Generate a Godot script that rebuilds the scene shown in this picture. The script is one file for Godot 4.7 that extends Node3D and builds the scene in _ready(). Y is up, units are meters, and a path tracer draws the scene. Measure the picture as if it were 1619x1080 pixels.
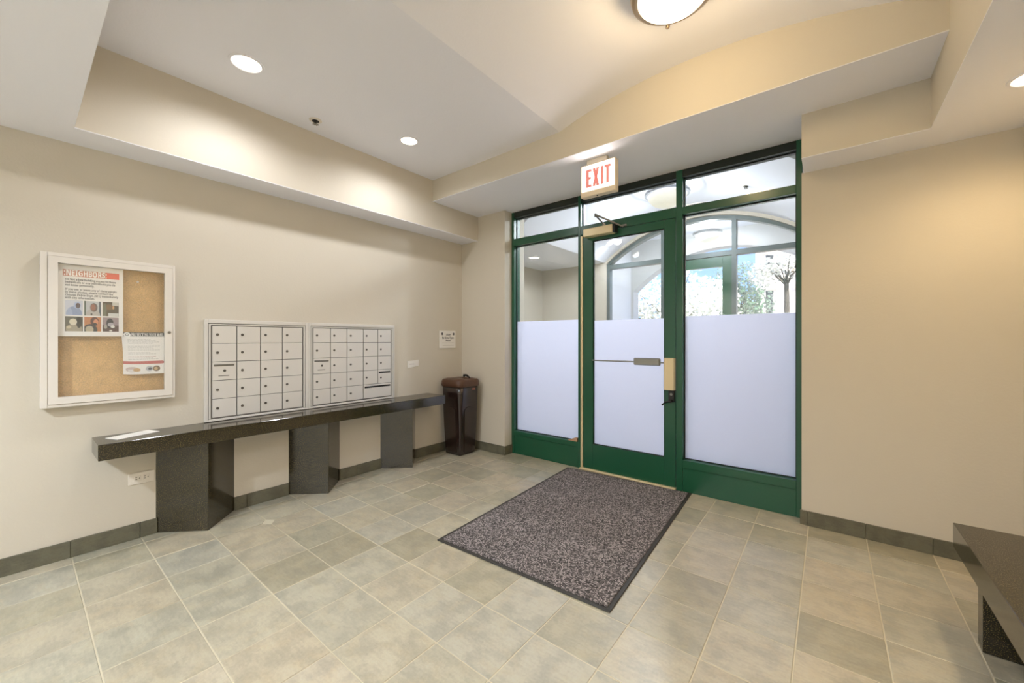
extends Node3D

# ------------------------------------------------------------------ geometry helper
class G:
	var st := SurfaceTool.new()
	var o := Vector3.ZERO
	func _init(origin := Vector3.ZERO):
		o = origin
		st.begin(Mesh.PRIMITIVE_TRIANGLES)
		st.set_smooth_group(-1)
	func smooth(n: int):
		st.set_smooth_group(n)
	func tri(a: Vector3, b: Vector3, c: Vector3):      # a b c counter-clockwise seen from outside
		for p in [a, c, b]:
			st.add_vertex(p - o)
	func triuv(a: Vector3, b: Vector3, c: Vector3, ua: Vector2, ub: Vector2, uc: Vector2):
		for p in [[a, ua], [c, uc], [b, ub]]:
			st.set_uv(p[1])
			st.add_vertex(p[0] - o)
	func quad(a: Vector3, b: Vector3, c: Vector3, d: Vector3):
		tri(a, b, c)
		tri(a, c, d)
	func quaduv(a: Vector3, b: Vector3, c: Vector3, d: Vector3):   # a is bottom left, then bottom right, top right, top left
		triuv(a, b, c, Vector2(0, 1), Vector2(1, 1), Vector2(1, 0))
		triuv(a, c, d, Vector2(0, 1), Vector2(1, 0), Vector2(0, 0))
	func box(lo: Vector3, hi: Vector3, bev := 0.0):
		var c := (lo + hi) * 0.5
		var h := (hi - lo) * 0.5
		obox(c, h, Basis(), bev)
	func obox(c: Vector3, h: Vector3, bs: Basis, bev := 0.0):
		bev = minf(bev, minf(h.x, minf(h.y, h.z)) * 0.95)
		var m := []
		for ax in 3:
			for s in [-1.0, 1.0]:
				var u := (ax + 1) % 3
				var v := (ax + 2) % 3
				var ring := []
				for k in [[-1, -1], [1, -1], [1, 1], [-1, 1]]:
					var p := Vector3.ZERO
					p[ax] = s * h[ax]
					p[u] = k[0] * (h[u] - bev)
					p[v] = k[1] * (h[v] - bev)
					ring.append(c + bs * p)
				if s < 0:
					ring.reverse()
				quad(ring[0], ring[1], ring[2], ring[3])
		if bev <= 0.0:
			return
		for ax in 3:
			var u := (ax + 1) % 3
			var v := (ax + 2) % 3
			for su in [-1.0, 1.0]:
				for sv in [-1.0, 1.0]:
					var q := []
					for e in [[-1.0, 0], [1.0, 0], [1.0, 1], [-1.0, 1]]:
						var p := Vector3.ZERO
						p[ax] = e[0] * (h[ax] - bev)
						p[u] = su * (h[u] - (bev if e[1] == 1 else 0.0))
						p[v] = sv * (h[v] - (bev if e[1] == 0 else 0.0))
						q.append(c + bs * p)
					if su * sv > 0:
						quad(q[0], q[1], q[2], q[3])
					else:
						quad(q[3], q[2], q[1], q[0])
		for sx in [-1.0, 1.0]:
			for sy in [-1.0, 1.0]:
				for sz in [-1.0, 1.0]:
					var a := c + bs * Vector3(sx * h.x, sy * (h.y - bev), sz * (h.z - bev))
					var b := c + bs * Vector3(sx * (h.x - bev), sy * h.y, sz * (h.z - bev))
					var d := c + bs * Vector3(sx * (h.x - bev), sy * (h.y - bev), sz * h.z)
					if sx * sy * sz > 0:
						tri(a, b, d)
					else:
						tri(a, d, b)
	# polygon pts (any plane), pushed along by
	func prism(pts: Array, by: Vector3):
		var n := Vector3.ZERO
		for i in pts.size():
			var p: Vector3 = pts[i]
			var q: Vector3 = pts[(i + 1) % pts.size()]
			n += p.cross(q)
		n = n.normalized()
		if n.dot(by) > 0:
			pts = pts.duplicate()
			pts.reverse()
			n = -n
		# now the polygon is counter-clockwise seen from the side opposite to "by"
		var t := Vector3.UP if absf(n.y) < 0.9 else Vector3.RIGHT
		var ux := t.cross(n).normalized()
		var uy := n.cross(ux)
		var flat := PackedVector2Array()
		for p in pts:
			flat.append(Vector2(ux.dot(p), uy.dot(p)))
		var idx := Geometry2D.triangulate_polygon(flat)
		for i in range(0, idx.size(), 3):
			var a: Vector3 = pts[idx[i]]
			var b: Vector3 = pts[idx[i + 1]]
			var c: Vector3 = pts[idx[i + 2]]
			if (b - a).cross(c - a).dot(n) < 0:
				var s := b
				b = c
				c = s
			tri(a, b, c)
			tri(a + by, c + by, b + by)
		for i in pts.size():
			var p: Vector3 = pts[i]
			var q: Vector3 = pts[(i + 1) % pts.size()]
			quad(q, p, p + by, q + by)
	# profile of (radius, height) from bottom to top going round the y axis of bs
	func lathe(c: Vector3, prof: Array, seg := 32, bs := Basis(), sx := 1.0, sz := 1.0):
		var grp := 1
		for i in prof.size() - 1:
			var p0: Vector2 = prof[i]
			var p1: Vector2 = prof[i + 1]
			if i > 0:
				var pm: Vector2 = prof[i - 1]
				if absf((p0 - pm).angle_to(p1 - p0)) > 0.6:
					grp += 1
			st.set_smooth_group(grp)
			for k in seg:
				var a := TAU * k / seg
				var b := TAU * (k + 1) / seg
				var va := Vector3(cos(a) * sx, 0, -sin(a) * sz)
				var vb := Vector3(cos(b) * sx, 0, -sin(b) * sz)
				var q := [c + bs * (va * p0.x + Vector3.UP * p0.y), c + bs * (vb * p0.x + Vector3.UP * p0.y), c + bs * (vb * p1.x + Vector3.UP * p1.y), c + bs * (va * p1.x + Vector3.UP * p1.y)]
				if p0.x > 1e-6:
					tri(q[0], q[1], q[2])
				if p1.x > 1e-6:
					tri(q[0], q[2], q[3])
		st.set_smooth_group(-1)
	func tube(pts: Array, r, seg := 10):
		var rings := []
		for i in pts.size():
			var d: Vector3 = (pts[mini(i + 1, pts.size() - 1)] - pts[maxi(i - 1, 0)]).normalized()
			var t := Vector3.UP if absf(d.y) < 0.9 else Vector3.RIGHT
			var u := t.cross(d).normalized()
			var v := d.cross(u)
			var rr: float = r[i] if r is Array else r
			var ring := []
			for k in seg:
				var a := TAU * k / seg
				ring.append(pts[i] + (u * cos(a) + v * sin(a)) * rr)
			rings.append(ring)
		st.set_smooth_group(1)
		for i in rings.size() - 1:
			for k in seg:
				var l := (k + 1) % seg
				quad(rings[i][k], rings[i][l], rings[i + 1][l], rings[i + 1][k])
		st.set_smooth_group(-1)
		for k in seg:
			var l := (k + 1) % seg
			tri(pts[0], rings[0][l], rings[0][k])
			tri(pts[-1], rings[-1][k], rings[-1][l])
	func done() -> ArrayMesh:
		st.generate_normals()
		return st.commit()

# ------------------------------------------------------------------ scene helpers
var used := {}
var rng := RandomNumberGenerator.new()

func numbered(called: String) -> String:
	if not used.has(called):
		used[called] = 0
		return called
	used[called] += 1
	return "%s_%03d" % [called, used[called]]

func thing(called: String, label: String, category: String, at := Vector3.ZERO, group := "", kind := "") -> Node3D:
	var n := Node3D.new()
	n.name = numbered(called)
	n.position = at
	add_child(n, true)
	meta(n, label, category, group, kind)
	return n

func meta(n: Node, label: String, category: String, group := "", kind := ""):
	if label:
		n.set_meta("label", label)
	if category:
		n.set_meta("category", category)
	if group:
		n.set_meta("group", group)
	if kind:
		n.set_meta("kind", kind)

func part(parent: Node, called: String, m: Mesh, mt: Material, at := Vector3.ZERO, label := "") -> MeshInstance3D:
	var k := 0
	var nm := called
	while parent.has_node(NodePath(nm)):
		k += 1
		nm = "%s_%03d" % [called, k]
	var i := MeshInstance3D.new()
	i.name = nm
	i.mesh = m
	i.material_override = mt
	i.position = at
	parent.add_child(i, true)
	if label:
		i.set_meta("label", label)
	return i

func one(called: String, m: Mesh, mt: Material, at: Vector3, label: String, category: String, group := "", kind := "") -> MeshInstance3D:
	var i := MeshInstance3D.new()
	i.name = numbered(called)
	i.mesh = m
	i.material_override = mt
	i.position = at
	add_child(i, true)
	meta(i, label, category, group, kind)
	return i

func gb(n: Node3D) -> G:
	return G.new(n.position)

func bx(o: Vector3, x0: float, x1: float, y0: float, y1: float, z0: float, z1: float, bev := 0.0) -> Mesh:
	var g := G.new(o)
	g.box(Vector3(minf(x0, x1), minf(y0, y1), minf(z0, z1)), Vector3(maxf(x0, x1), maxf(y0, y1), maxf(z0, z1)), bev)
	return g.done()

func mat(c: Color, rough := 0.6, metal := 0.0, spec := 0.5) -> StandardMaterial3D:
	var m := StandardMaterial3D.new()
	m.albedo_color = c
	m.roughness = rough
	m.metallic = metal
	m.metallic_specular = spec
	return m

func rgb(r: float, g: float, b: float) -> Color:
	return Color(r / 255.0, g / 255.0, b / 255.0)

func noise(sd: int, freq: float, oct := 4, typ := FastNoiseLite.TYPE_SIMPLEX_SMOOTH) -> FastNoiseLite:
	var n := FastNoiseLite.new()
	n.seed = sd
	n.frequency = freq
	n.noise_type = typ
	n.fractal_octaves = oct
	return n

func tex(img: Image) -> ImageTexture:
	return ImageTexture.create_from_image(img)

func tri_map(m: StandardMaterial3D, size: float, world := true, off := Vector3.ZERO):
	m.uv1_triplanar = true
	m.uv1_world_triplanar = world
	m.uv1_scale = Vector3.ONE / size
	m.uv1_offset = off

func down_light(at: Vector3, e: float, col: Color, size: float):
	var l := SpotLight3D.new()
	l.name = numbered("lamp_light")
	l.light_size = size * 0.5
	l.light_energy = e
	l.light_color = col
	l.spot_angle = 83.0
	l.spot_angle_attenuation = 0.7
	l.spot_range = 14.0
	l.spot_attenuation = 2.0
	l.shadow_enabled = true
	l.position = at
	l.rotation.x = -PI / 2
	add_child(l, true)

func text_mesh(s: String, height: float, bold := false, serif := false, depth := 0.0006) -> TextMesh:
	var f := SystemFont.new()
	f.font_names = PackedStringArray(["Droid Serif" if serif else "Droid Sans"])
	f.font_weight = 700 if bold else 400
	var t := TextMesh.new()
	t.font = f
	t.font_size = 32
	t.text = s
	t.pixel_size = height / 32.0
	t.depth = depth
	t.curve_step = 2.0
	t.horizontal_alignment = HORIZONTAL_ALIGNMENT_LEFT
	t.vertical_alignment = VERTICAL_ALIGNMENT_CENTER
	return t

# ------------------------------------------------------------------ measures (metres)
const XL := -3.565      # left wall
const ZFL := -3.46      # front wall, left of the glass
const ZFR := -3.49      # front wall, right of the glass
const ZS := -3.586      # room face of the glass front
const XR := 0.93        # right wall
const ZB := 1.9         # back wall
const HS := 2.49        # underside of the low soffits
const HF := 2.776       # underside of the front beam
const HC := 3.0         # main ceiling
const XSL := -3.285     # face of the left soffit
const XSR := 0.447      # face of the right soffit
const ZBF := -2.764     # face of the front beam
const ZBK := -0.204     # face of the rear soffit
const TOP := 3.5
const WARM := Color(1.0, 0.875, 0.67)
const SOFT := Color(0.98, 0.985, 1.0)
const COOL := Color(0.90, 0.95, 1.0)

var M := {}

func _ready():
	# ---------------- camera
	var cam := Camera3D.new()
	cam.name = "camera"
	cam.projection = Camera3D.PROJECTION_FRUSTUM
	cam.near = 0.05
	cam.far = 400.0
	cam.size = 0.05 * 1080.0 / 626.7
	cam.frustum_offset = Vector2(0, -2.7 / 626.7 * 0.05)
	cam.position = Vector3(0, 1.308, 0)
	cam.rotation = Vector3(0, 0.674, 0)
	add_child(cam)
	cam.current = true
	# ---------------- sky, sun, exposure
	var env := Environment.new()
	env.background_mode = Environment.BG_SKY
	var sky := Sky.new()
	var sm := ProceduralSkyMaterial.new()
	sm.sky_top_color = rgb(76, 118, 190)
	sm.sky_horizon_color = rgb(150, 184, 232)
	sm.ground_bottom_color = rgb(120, 116, 110)
	sm.ground_horizon_color = rgb(176, 190, 205)
	sm.sun_angle_max = 4.0
	sky.sky_material = sm
	env.sky = sky
	env.background_energy_multiplier = 2.4
	env.tonemap_mode = Environment.TONE_MAPPER_LINEAR
	env.tonemap_exposure = 1.2
	env.sdfgi_enabled = true
	env.ssao_enabled = true
	env.ssil_enabled = true
	var we := WorldEnvironment.new()
	we.name = "world"
	we.environment = env
	add_child(we)
	var sun := DirectionalLight3D.new()
	sun.name = "sun"
	sun.light_energy = 5.0
	sun.light_color = Color(1.0, 0.96, 0.9)
	sun.light_angular_distance = 0.5
	sun.shadow_enabled = true
	add_child(sun)
	sun.look_at_from_position(Vector3.ZERO, Vector3(-0.45, -0.85, -0.55))
	materials()
	shell()
	floor_tiles()
	baseboards()
	storefront()
	vestibule()
	outside()
	lights()
	mailboxes()
	shelf()
	notice_board()
	wall_bits()
	bin()
	exit_sign()
	mat_and_bench()

func materials():
	M.wall = mat(rgb(213, 205, 190), 0.65, 0, 0.4)
	M.white = mat(rgb(243, 243, 250), 0.7, 0, 0.4)
	var pn := noise(5, 0.05, 3)
	var peel := tex(pn.get_seamless_image(256, 256))
	for k in ["wall", "white"]:
		M[k].heightmap_enabled = true
		M[k].heightmap_texture = peel
		M[k].heightmap_scale = 0.03
		tri_map(M[k], 0.25)
	M.vwall = mat(rgb(200, 190, 174), 0.65, 0, 0.4)
	M.green = mat(rgb(20, 84, 58), 0.33, 0.0, 0.5)
	M.green.clearcoat_enabled = true
	M.green.clearcoat = 0.3
	M.green.clearcoat_roughness = 0.2
	M.head = mat(rgb(26, 36, 30), 0.4)
	M.gasket = mat(rgb(24, 26, 25), 0.5)
	M.glass = mat(Color(0.9, 0.97, 0.95, 0.04), 0.0, 0, 0.5)
	M.glass.transparency = BaseMaterial3D.TRANSPARENCY_ALPHA
	M.film = mat(rgb(196, 199, 210), 0.5, 0, 0.5)
	M.film.backlight_enabled = true
	M.film.backlight = Color(1.31, 1.31, 1.36)
	M.alu = mat(rgb(205, 196, 178), 0.4, 0.55)
	M.cream = mat(rgb(226, 208, 168), 0.35, 0.35)
	M.steel = mat(rgb(150, 148, 142), 0.35, 0.85)
	M.lockm = mat(rgb(112, 108, 102), 0.4, 0.7)
	M.nickel = mat(rgb(176, 160, 140), 0.28, 0.9)
	M.black = mat(rgb(18, 17, 16), 0.4)
	M.darkslot = mat(rgb(12, 12, 12), 0.7)
	M.plate = mat(rgb(232, 224, 212), 0.4)
	M.paper = mat(rgb(240, 236, 230), 0.7)
	M.ink = mat(rgb(52, 48, 48), 0.8)
	M.enamel = mat(rgb(226, 222, 216), 0.38, 0.15)
	M.enamel_gap = mat(rgb(120, 116, 112), 0.5, 0.2)
	M.frame = mat(rgb(232, 226, 218), 0.35, 0.1)
	# granite
	var gi := Image.create(512, 512, false, Image.FORMAT_RGB8)
	var n1 := noise(11, 0.02, 4)
	var n2 := noise(12, 0.22, 1)
	for y in 512:
		for x in 512:
			var v := n1.get_noise_2d(x, y) * 0.5 + 0.5
			var s := n2.get_noise_2d(x, y)
			var c := Color(0.10, 0.082, 0.058).lerp(Color(0.155, 0.135, 0.08), v)
			if s > 0.40:
				c = c.lerp(Color(0.60, 0.54, 0.36), clampf((s - 0.40) * 4.0, 0, 0.8))
			gi.set_pixel(x, y, c)
	M.granite = mat(Color.WHITE, 0.12, 0, 0.7)
	M.granite.albedo_texture = tex(gi)
	tri_map(M.granite, 0.5)
	# slate
	var hi := noise(31, 0.006, 6)
	hi.fractal_gain = 0.6
	hi.domain_warp_enabled = true
	hi.domain_warp_amplitude = 60.0
	hi.domain_warp_frequency = 0.008
	var himg := hi.get_seamless_image(1024, 1024)
	var fine := noise(32, 0.06, 4).get_seamless_image(1024, 1024)
	var veins := noise(33, 0.004, 5)
	veins.fractal_type = FastNoiseLite.FRACTAL_RIDGED
	veins.domain_warp_enabled = true
	veins.domain_warp_amplitude = 50.0
	var vimg := veins.get_seamless_image(1024, 1024)
	var streak := noise(34, 0.012, 5).get_seamless_image(1024, 1024)
	var simg := Image.create(1024, 1024, false, Image.FORMAT_RGB8)
	var rimg := Image.create(1024, 1024, false, Image.FORMAT_R8)
	var bimg := Image.create(1024, 1024, false, Image.FORMAT_R8)
	for y in 1024:
		for x in 1024:
			var a := himg.get_pixel(x, y).r
			var b := fine.get_pixel(x, y).r
			var v := vimg.get_pixel(x, y).r
			var w := streak.get_pixel(x, (y * 4) % 1024).r
			var c := Color(0.89, 0.885, 0.865).lerp(Color(1.0, 0.99, 0.96), smoothstep(0.2, 0.8, a * 0.85 + w * 0.15))
			c = c.lerp(Color(1.0, 0.95, 0.86), smoothstep(0.55, 0.95, v) * 0.35)
			c = c * (0.94 + 0.08 * b + 0.05 * w)
			simg.set_pixel(x, y, c)
			rimg.set_pixel(x, y, Color(clampf(0.26 + 0.22 * b + 0.14 * a, 0, 1), 0, 0))
			bimg.set_pixel(x, y, Color(clampf(a * 0.62 + b * 0.2 + 0.18 * w, 0, 1), 0, 0))
	var st := tex(simg)
	var rt := tex(rimg)
	var bt := tex(bimg)
	M.slate = []
	var tones := [rgb(189, 183, 166), rgb(180, 176, 158), rgb(197, 190, 174), rgb(187, 184, 169), rgb(192, 187, 170), rgb(174, 169, 150), rgb(189, 187, 175), rgb(195, 187, 168)]
	for k in tones.size():
		var m := mat(tones[k], 1.0, 0, 0.68)
		m.albedo_texture = st
		m.clearcoat_enabled = true
		m.clearcoat = 0.6
		m.clearcoat_roughness = 0.22
		m.roughness_texture = rt
		m.heightmap_enabled = true
		m.heightmap_texture = bt
		m.heightmap_scale = 0.22
		tri_map(m, 1.1, true, Vector3(0.37 * k, 0.11 * k, 0.53 * k))
		M.slate.append(m)
	M.base = mat(rgb(112, 110, 96), 0.9, 0, 0.4)
	M.base.albedo_texture = st
	M.base.roughness_texture = rt
	tri_map(M.base, 0.8)
	M.grout = mat(rgb(206, 198, 175), 0.85)
	M.concrete = mat(rgb(176, 172, 164), 0.85)

# ------------------------------------------------------------------ room shell
func arc_pts(x0: float, x1: float, y: float, rise: float, n: int) -> Array:
	var c := (x0 + x1) * 0.5
	var h := (x1 - x0) * 0.5
	var r := (h * h + rise * rise) / (2.0 * rise)
	var out := []
	for i in n + 1:
		var x := lerpf(x0, x1, float(i) / n)
		out.append(Vector2(x, y + rise - r + sqrt(r * r - (x - c) * (x - c))))
	return out

func arc_y(x: float, c: float, h: float, y: float, rise: float) -> float:
	var r := (h * h + rise * rise) / (2.0 * rise)
	return y + rise - r + sqrt(maxf(0.0, r * r - (x - c) * (x - c)))

func structure(called: String, m: Mesh, mt: Material, label: String, category: String) -> MeshInstance3D:
	return one(called, m, mt, Vector3.ZERO, label, category, "", "structure")

func shell():
	var z := Vector3.ZERO
	structure("wall_left", bx(z, XL - 0.16, XL, -0.12, TOP, -3.85, ZB + 0.16), M.wall, "long beige painted wall behind the mailboxes and the notice board", "wall")
	structure("wall_front", bx(z, XL, -2.87, -0.12, HF, -3.83, ZFL), M.wall, "narrow beige wall between the corner and the glass entrance", "wall")
	structure("wall_front_right", bx(z, -0.15, XR, -0.12, HS + 0.004, -3.83, ZFR), M.wall, "beige wall right of the glass entrance with a slate base", "wall")
	structure("wall_right", bx(z, XR, XR + 0.16, -0.12, TOP, -3.85, ZB + 0.16), M.wall, "beige side wall behind the right hand bench", "wall")
	structure("wall_back", bx(z, XL, XR, -0.12, TOP, ZB, ZB + 0.16), M.wall, "beige rear wall of the lobby behind the viewer", "wall")
	# ceiling with its tray and soffits
	var c := thing("ceiling", "white tray ceiling with a shallow vault and lowered beige soffits", "ceiling", Vector3(-1.4, HC, -1.5), "", "structure")
	var pts := [Vector3(XSL, HC, ZBF), ]
	for p in arc_pts(-1.71, 0.30, HC, 0.15, 40):
		pts.append(Vector3(p.x, p.y, ZBF))
	pts.append(Vector3(XSR, HC, ZBF))
	pts.append(Vector3(XSR, TOP, ZBF))
	pts.append(Vector3(XSL, TOP, ZBF))
	var g := gb(c)
	g.prism(pts, Vector3(0, 0, ZBK - ZBF))
	part(c, "vaulted_panel", g.done(), M.white)
	var e := 0.004
	var o := c.position
	var s := part(c, "soffit", bx(o, XL, XSL, HS + e, TOP, ZFL, ZBK), M.wall)
	part(s, "underside", bx(o, XL, XSL, HS, HS + e, ZFL, ZBK), M.white)
	s = part(c, "soffit", bx(o, XSL, XSR, HF + e, TOP, -3.83, ZBF), M.wall)
	part(s, "underside", bx(o, XSL, XSR, HF, HF + e, -3.83, ZBF), M.white)
	s = part(c, "soffit", bx(o, XSR, XR, HS + e, TOP, -3.83, ZBK), M.wall)
	part(s, "underside", bx(o, XSR, XR, HS, HS + e, ZFR, ZBK), M.white)
	s = part(c, "soffit", bx(o, XL, XR, HS + e, TOP, ZBK, ZB), M.wall)
	part(s, "underside", bx(o, XL, XR, HS, HS + e, ZBK, ZB), M.white)
	s = part(c, "soffit", bx(o, -0.138, XSR, HS + e, HF, -3.83, -3.2), M.wall)
	part(s, "underside", bx(o, -0.138, XSR, HS, HS + e, ZFR, -3.2), M.white)
	structure("roof", bx(z, -4.9, 1.6, TOP, TOP + 0.3, -8.2, ZB + 0.3), M.concrete, "flat concrete roof slab over the lobby and its porch", "roof")

func floor_tiles():
	var f := thing("floor", "lobby floor of square grey green slate tiles with pale grout", "floor", Vector3(-1.3, 0, -1.5), "", "structure")
	part(f, "grout_bed", bx(f.position, XL, XR, -0.12, -0.0025, -3.83, ZB), M.grout)
	rng.seed = 7
	var px := 0.3035
	var pz := 0.308
	var x0 := -0.414
	var z0 := -1.134
	var gap := 0.0028
	var shared := []
	for k in 4:
		var g := G.new()
		var hx := px * 0.5 - gap
		var hz := pz * 0.5 - gap
		g.box(Vector3(-hx, -0.012, -hz), Vector3(hx, 0, hz), 0.0014)
		shared.append(g.done())
	var limit_z := 0.42
	for i in range(-12, 6):
		for j in range(-9, 7):
			var xa := maxf(x0 + i * px, XL)
			var xb := minf(x0 + (i + 1) * px, XR)
			var za := maxf(z0 + j * pz, -3.62)
			var zb := minf(z0 + (j + 1) * pz, limit_z)
			if xb - xa < 0.02 or zb - za < 0.02:
				continue
			var m: Mesh
			var full := xb - xa > px - 0.001 and zb - za > pz - 0.001
			var cx := (xa + xb) * 0.5
			var cz := (za + zb) * 0.5
			var chip := Vector2(absf(absf(cx + 3.145) - px * 0.5), absf(absf(cz + 1.134) - pz * 0.5))
			if full and chip.x < 0.01 and chip.y < 0.01:
				# the broken corners that meet where the grout is widest
				var sx := signf(-3.145 - cx)
				var sz := signf(-1.134 - cz)
				var hx := px * 0.5 - gap
				var hz := pz * 0.5 - gap
				var g := G.new()
				var cut := 0.02 + 0.02 * rng.randf()
				var poly := [Vector3(sx * hx, 0, -sz * hz), Vector3(sx * hx, 0, sz * (hz - cut)), Vector3(sx * (hx - cut * 1.4), 0, sz * hz), Vector3(-sx * hx, 0, sz * hz), Vector3(-sx * hx, 0, -sz * hz)]
				g.prism(poly, Vector3(0, -0.012, 0))
				m = g.done()
			elif full:
				m = shared[rng.randi() % 4]
			else:
				var g := G.new()
				var hx := (xb - xa) * 0.5 - gap
				var hz := (zb - za) * 0.5 - gap
				g.box(Vector3(-hx, -0.012, -hz), Vector3(hx, 0, hz), 0.0014)
				m = g.done()
			var t := part(f, "tile", m, M.slate[rng.randi() % M.slate.size()], Vector3(cx, rng.randf_range(-0.0008, 0.0006), cz) - f.position)
			t.rotation = Vector3(rng.randf_range(-0.0025, 0.0025), 0, rng.randf_range(-0.0025, 0.0025))
	part(f, "rear_paving", bx(f.position, XL, XR, -0.002, 0.0, limit_z + 0.003, ZB), M.slate[0])

func baseboards():
	var h := 0.1
	var t := 0.012
	rng.seed = 9
	var b := thing("baseboard_left", "slate tile base along the mailbox wall", "baseboard", Vector3(XL, 0, -1.5), "", "structure")
	var cuts := [[ZB, -0.6], [-1.045, -1.44], [-1.885, -2.317], [-2.75, ZFL]]
	for c in cuts:
		var a: float = c[0]
		while a > c[1] + 0.01:
			var k := floorf((a - 0.001 + 0.205) / 0.308)
			var e: float = maxf(c[1], -0.205 + k * 0.308)
			if a - e > 0.012:
				part(b, "tile", bx(b.position, XL, XL + t, 0.0, h + rng.randf_range(-0.001, 0.001), e + 0.0012, a - 0.0012, 0.001), M.base)
			a = e
	b = thing("baseboard_front", "slate tile base under the narrow wall left of the entrance", "baseboard", Vector3(-3.2, 0, ZFL), "", "structure")
	for c in [[-3.553, -3.40], [-3.40, -3.10], [-3.10, -2.885]]:
		part(b, "tile", bx(b.position, c[0] + 0.001, c[1] - 0.001, 0, h, ZFL, ZFL + t, 0.001), M.base)
	part(b, "tile", bx(b.position, -2.884, -2.858, 0, h, ZFL, ZFL + t, 0.001), M.base)
	part(b, "tile", bx(b.position, -2.87, -2.858, 0, h, ZS, ZFL - 0.001, 0.001), M.base)
	b = thing("baseboard_right", "slate tile base under the wall right of the entrance", "baseboard", Vector3(0.3, 0, ZFR), "", "structure")
	for c in [[-0.16, -0.117], [-0.117, 0.19], [0.19, 0.497], [0.497, 0.80], [0.80, 0.918]]:
		part(b, "tile", bx(b.position, c[0] + 0.001, c[1] - 0.001, 0, h, ZFR, ZFR + t, 0.001), M.base)
	b = thing("baseboard_side", "slate tile base behind the right hand bench", "baseboard", Vector3(XR, 0, -1.5), "", "structure")
	for k in 11:
		part(b, "tile", bx(b.position, XR - t, XR, 0, h, ZFR + 0.013 + k * 0.305, ZFR + 0.316 + k * 0.305, 0.001), M.base)

# ------------------------------------------------------------------ glass entrance
func pane(n: Node3D, called: String, x0: float, x1: float, y0: float, y1: float, z: float) -> MeshInstance3D:
	return part(n, called, bx(n.position, x0, x1, y0, y1, z - 0.003, z + 0.003), M.glass)

func bar(n: Node3D, called: String, x0: float, x1: float, y0: float, y1: float, z0 := -3.70, z1 := -3.586) -> MeshInstance3D:
	return part(n, called, bx(n.position, x0, x1, y0, y1, z0, z1, 0.002), M.head if called == "head" else M.green)

func gaskets(n: Node3D, x0: float, x1: float, y0: float, y1: float, z: float):
	var w := 0.007
	part(n, "gasket", bx(n.position, x0, x1, y0, y0 + w, z + 0.0035, z + 0.016), M.gasket)
	part(n, "gasket", bx(n.position, x0, x1, y1 - w, y1, z + 0.0035, z + 0.016), M.gasket)
	part(n, "gasket", bx(n.position, x0, x0 + w, y0 + w, y1 - w, z + 0.0035, z + 0.016), M.gasket)
	part(n, "gasket", bx(n.position, x1 - w, x1, y0 + w, y1 - w, z + 0.0035, z + 0.016), M.gasket)

func film(n: Node3D, x0: float, x1: float, y0: float, y1: float, z: float):
	part(n, "frosted_film", bx(n.position, x0 + 0.002, x1 - 0.002, y0 + 0.002, y1, z + 0.0034, z + 0.0040), M.film)

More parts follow.
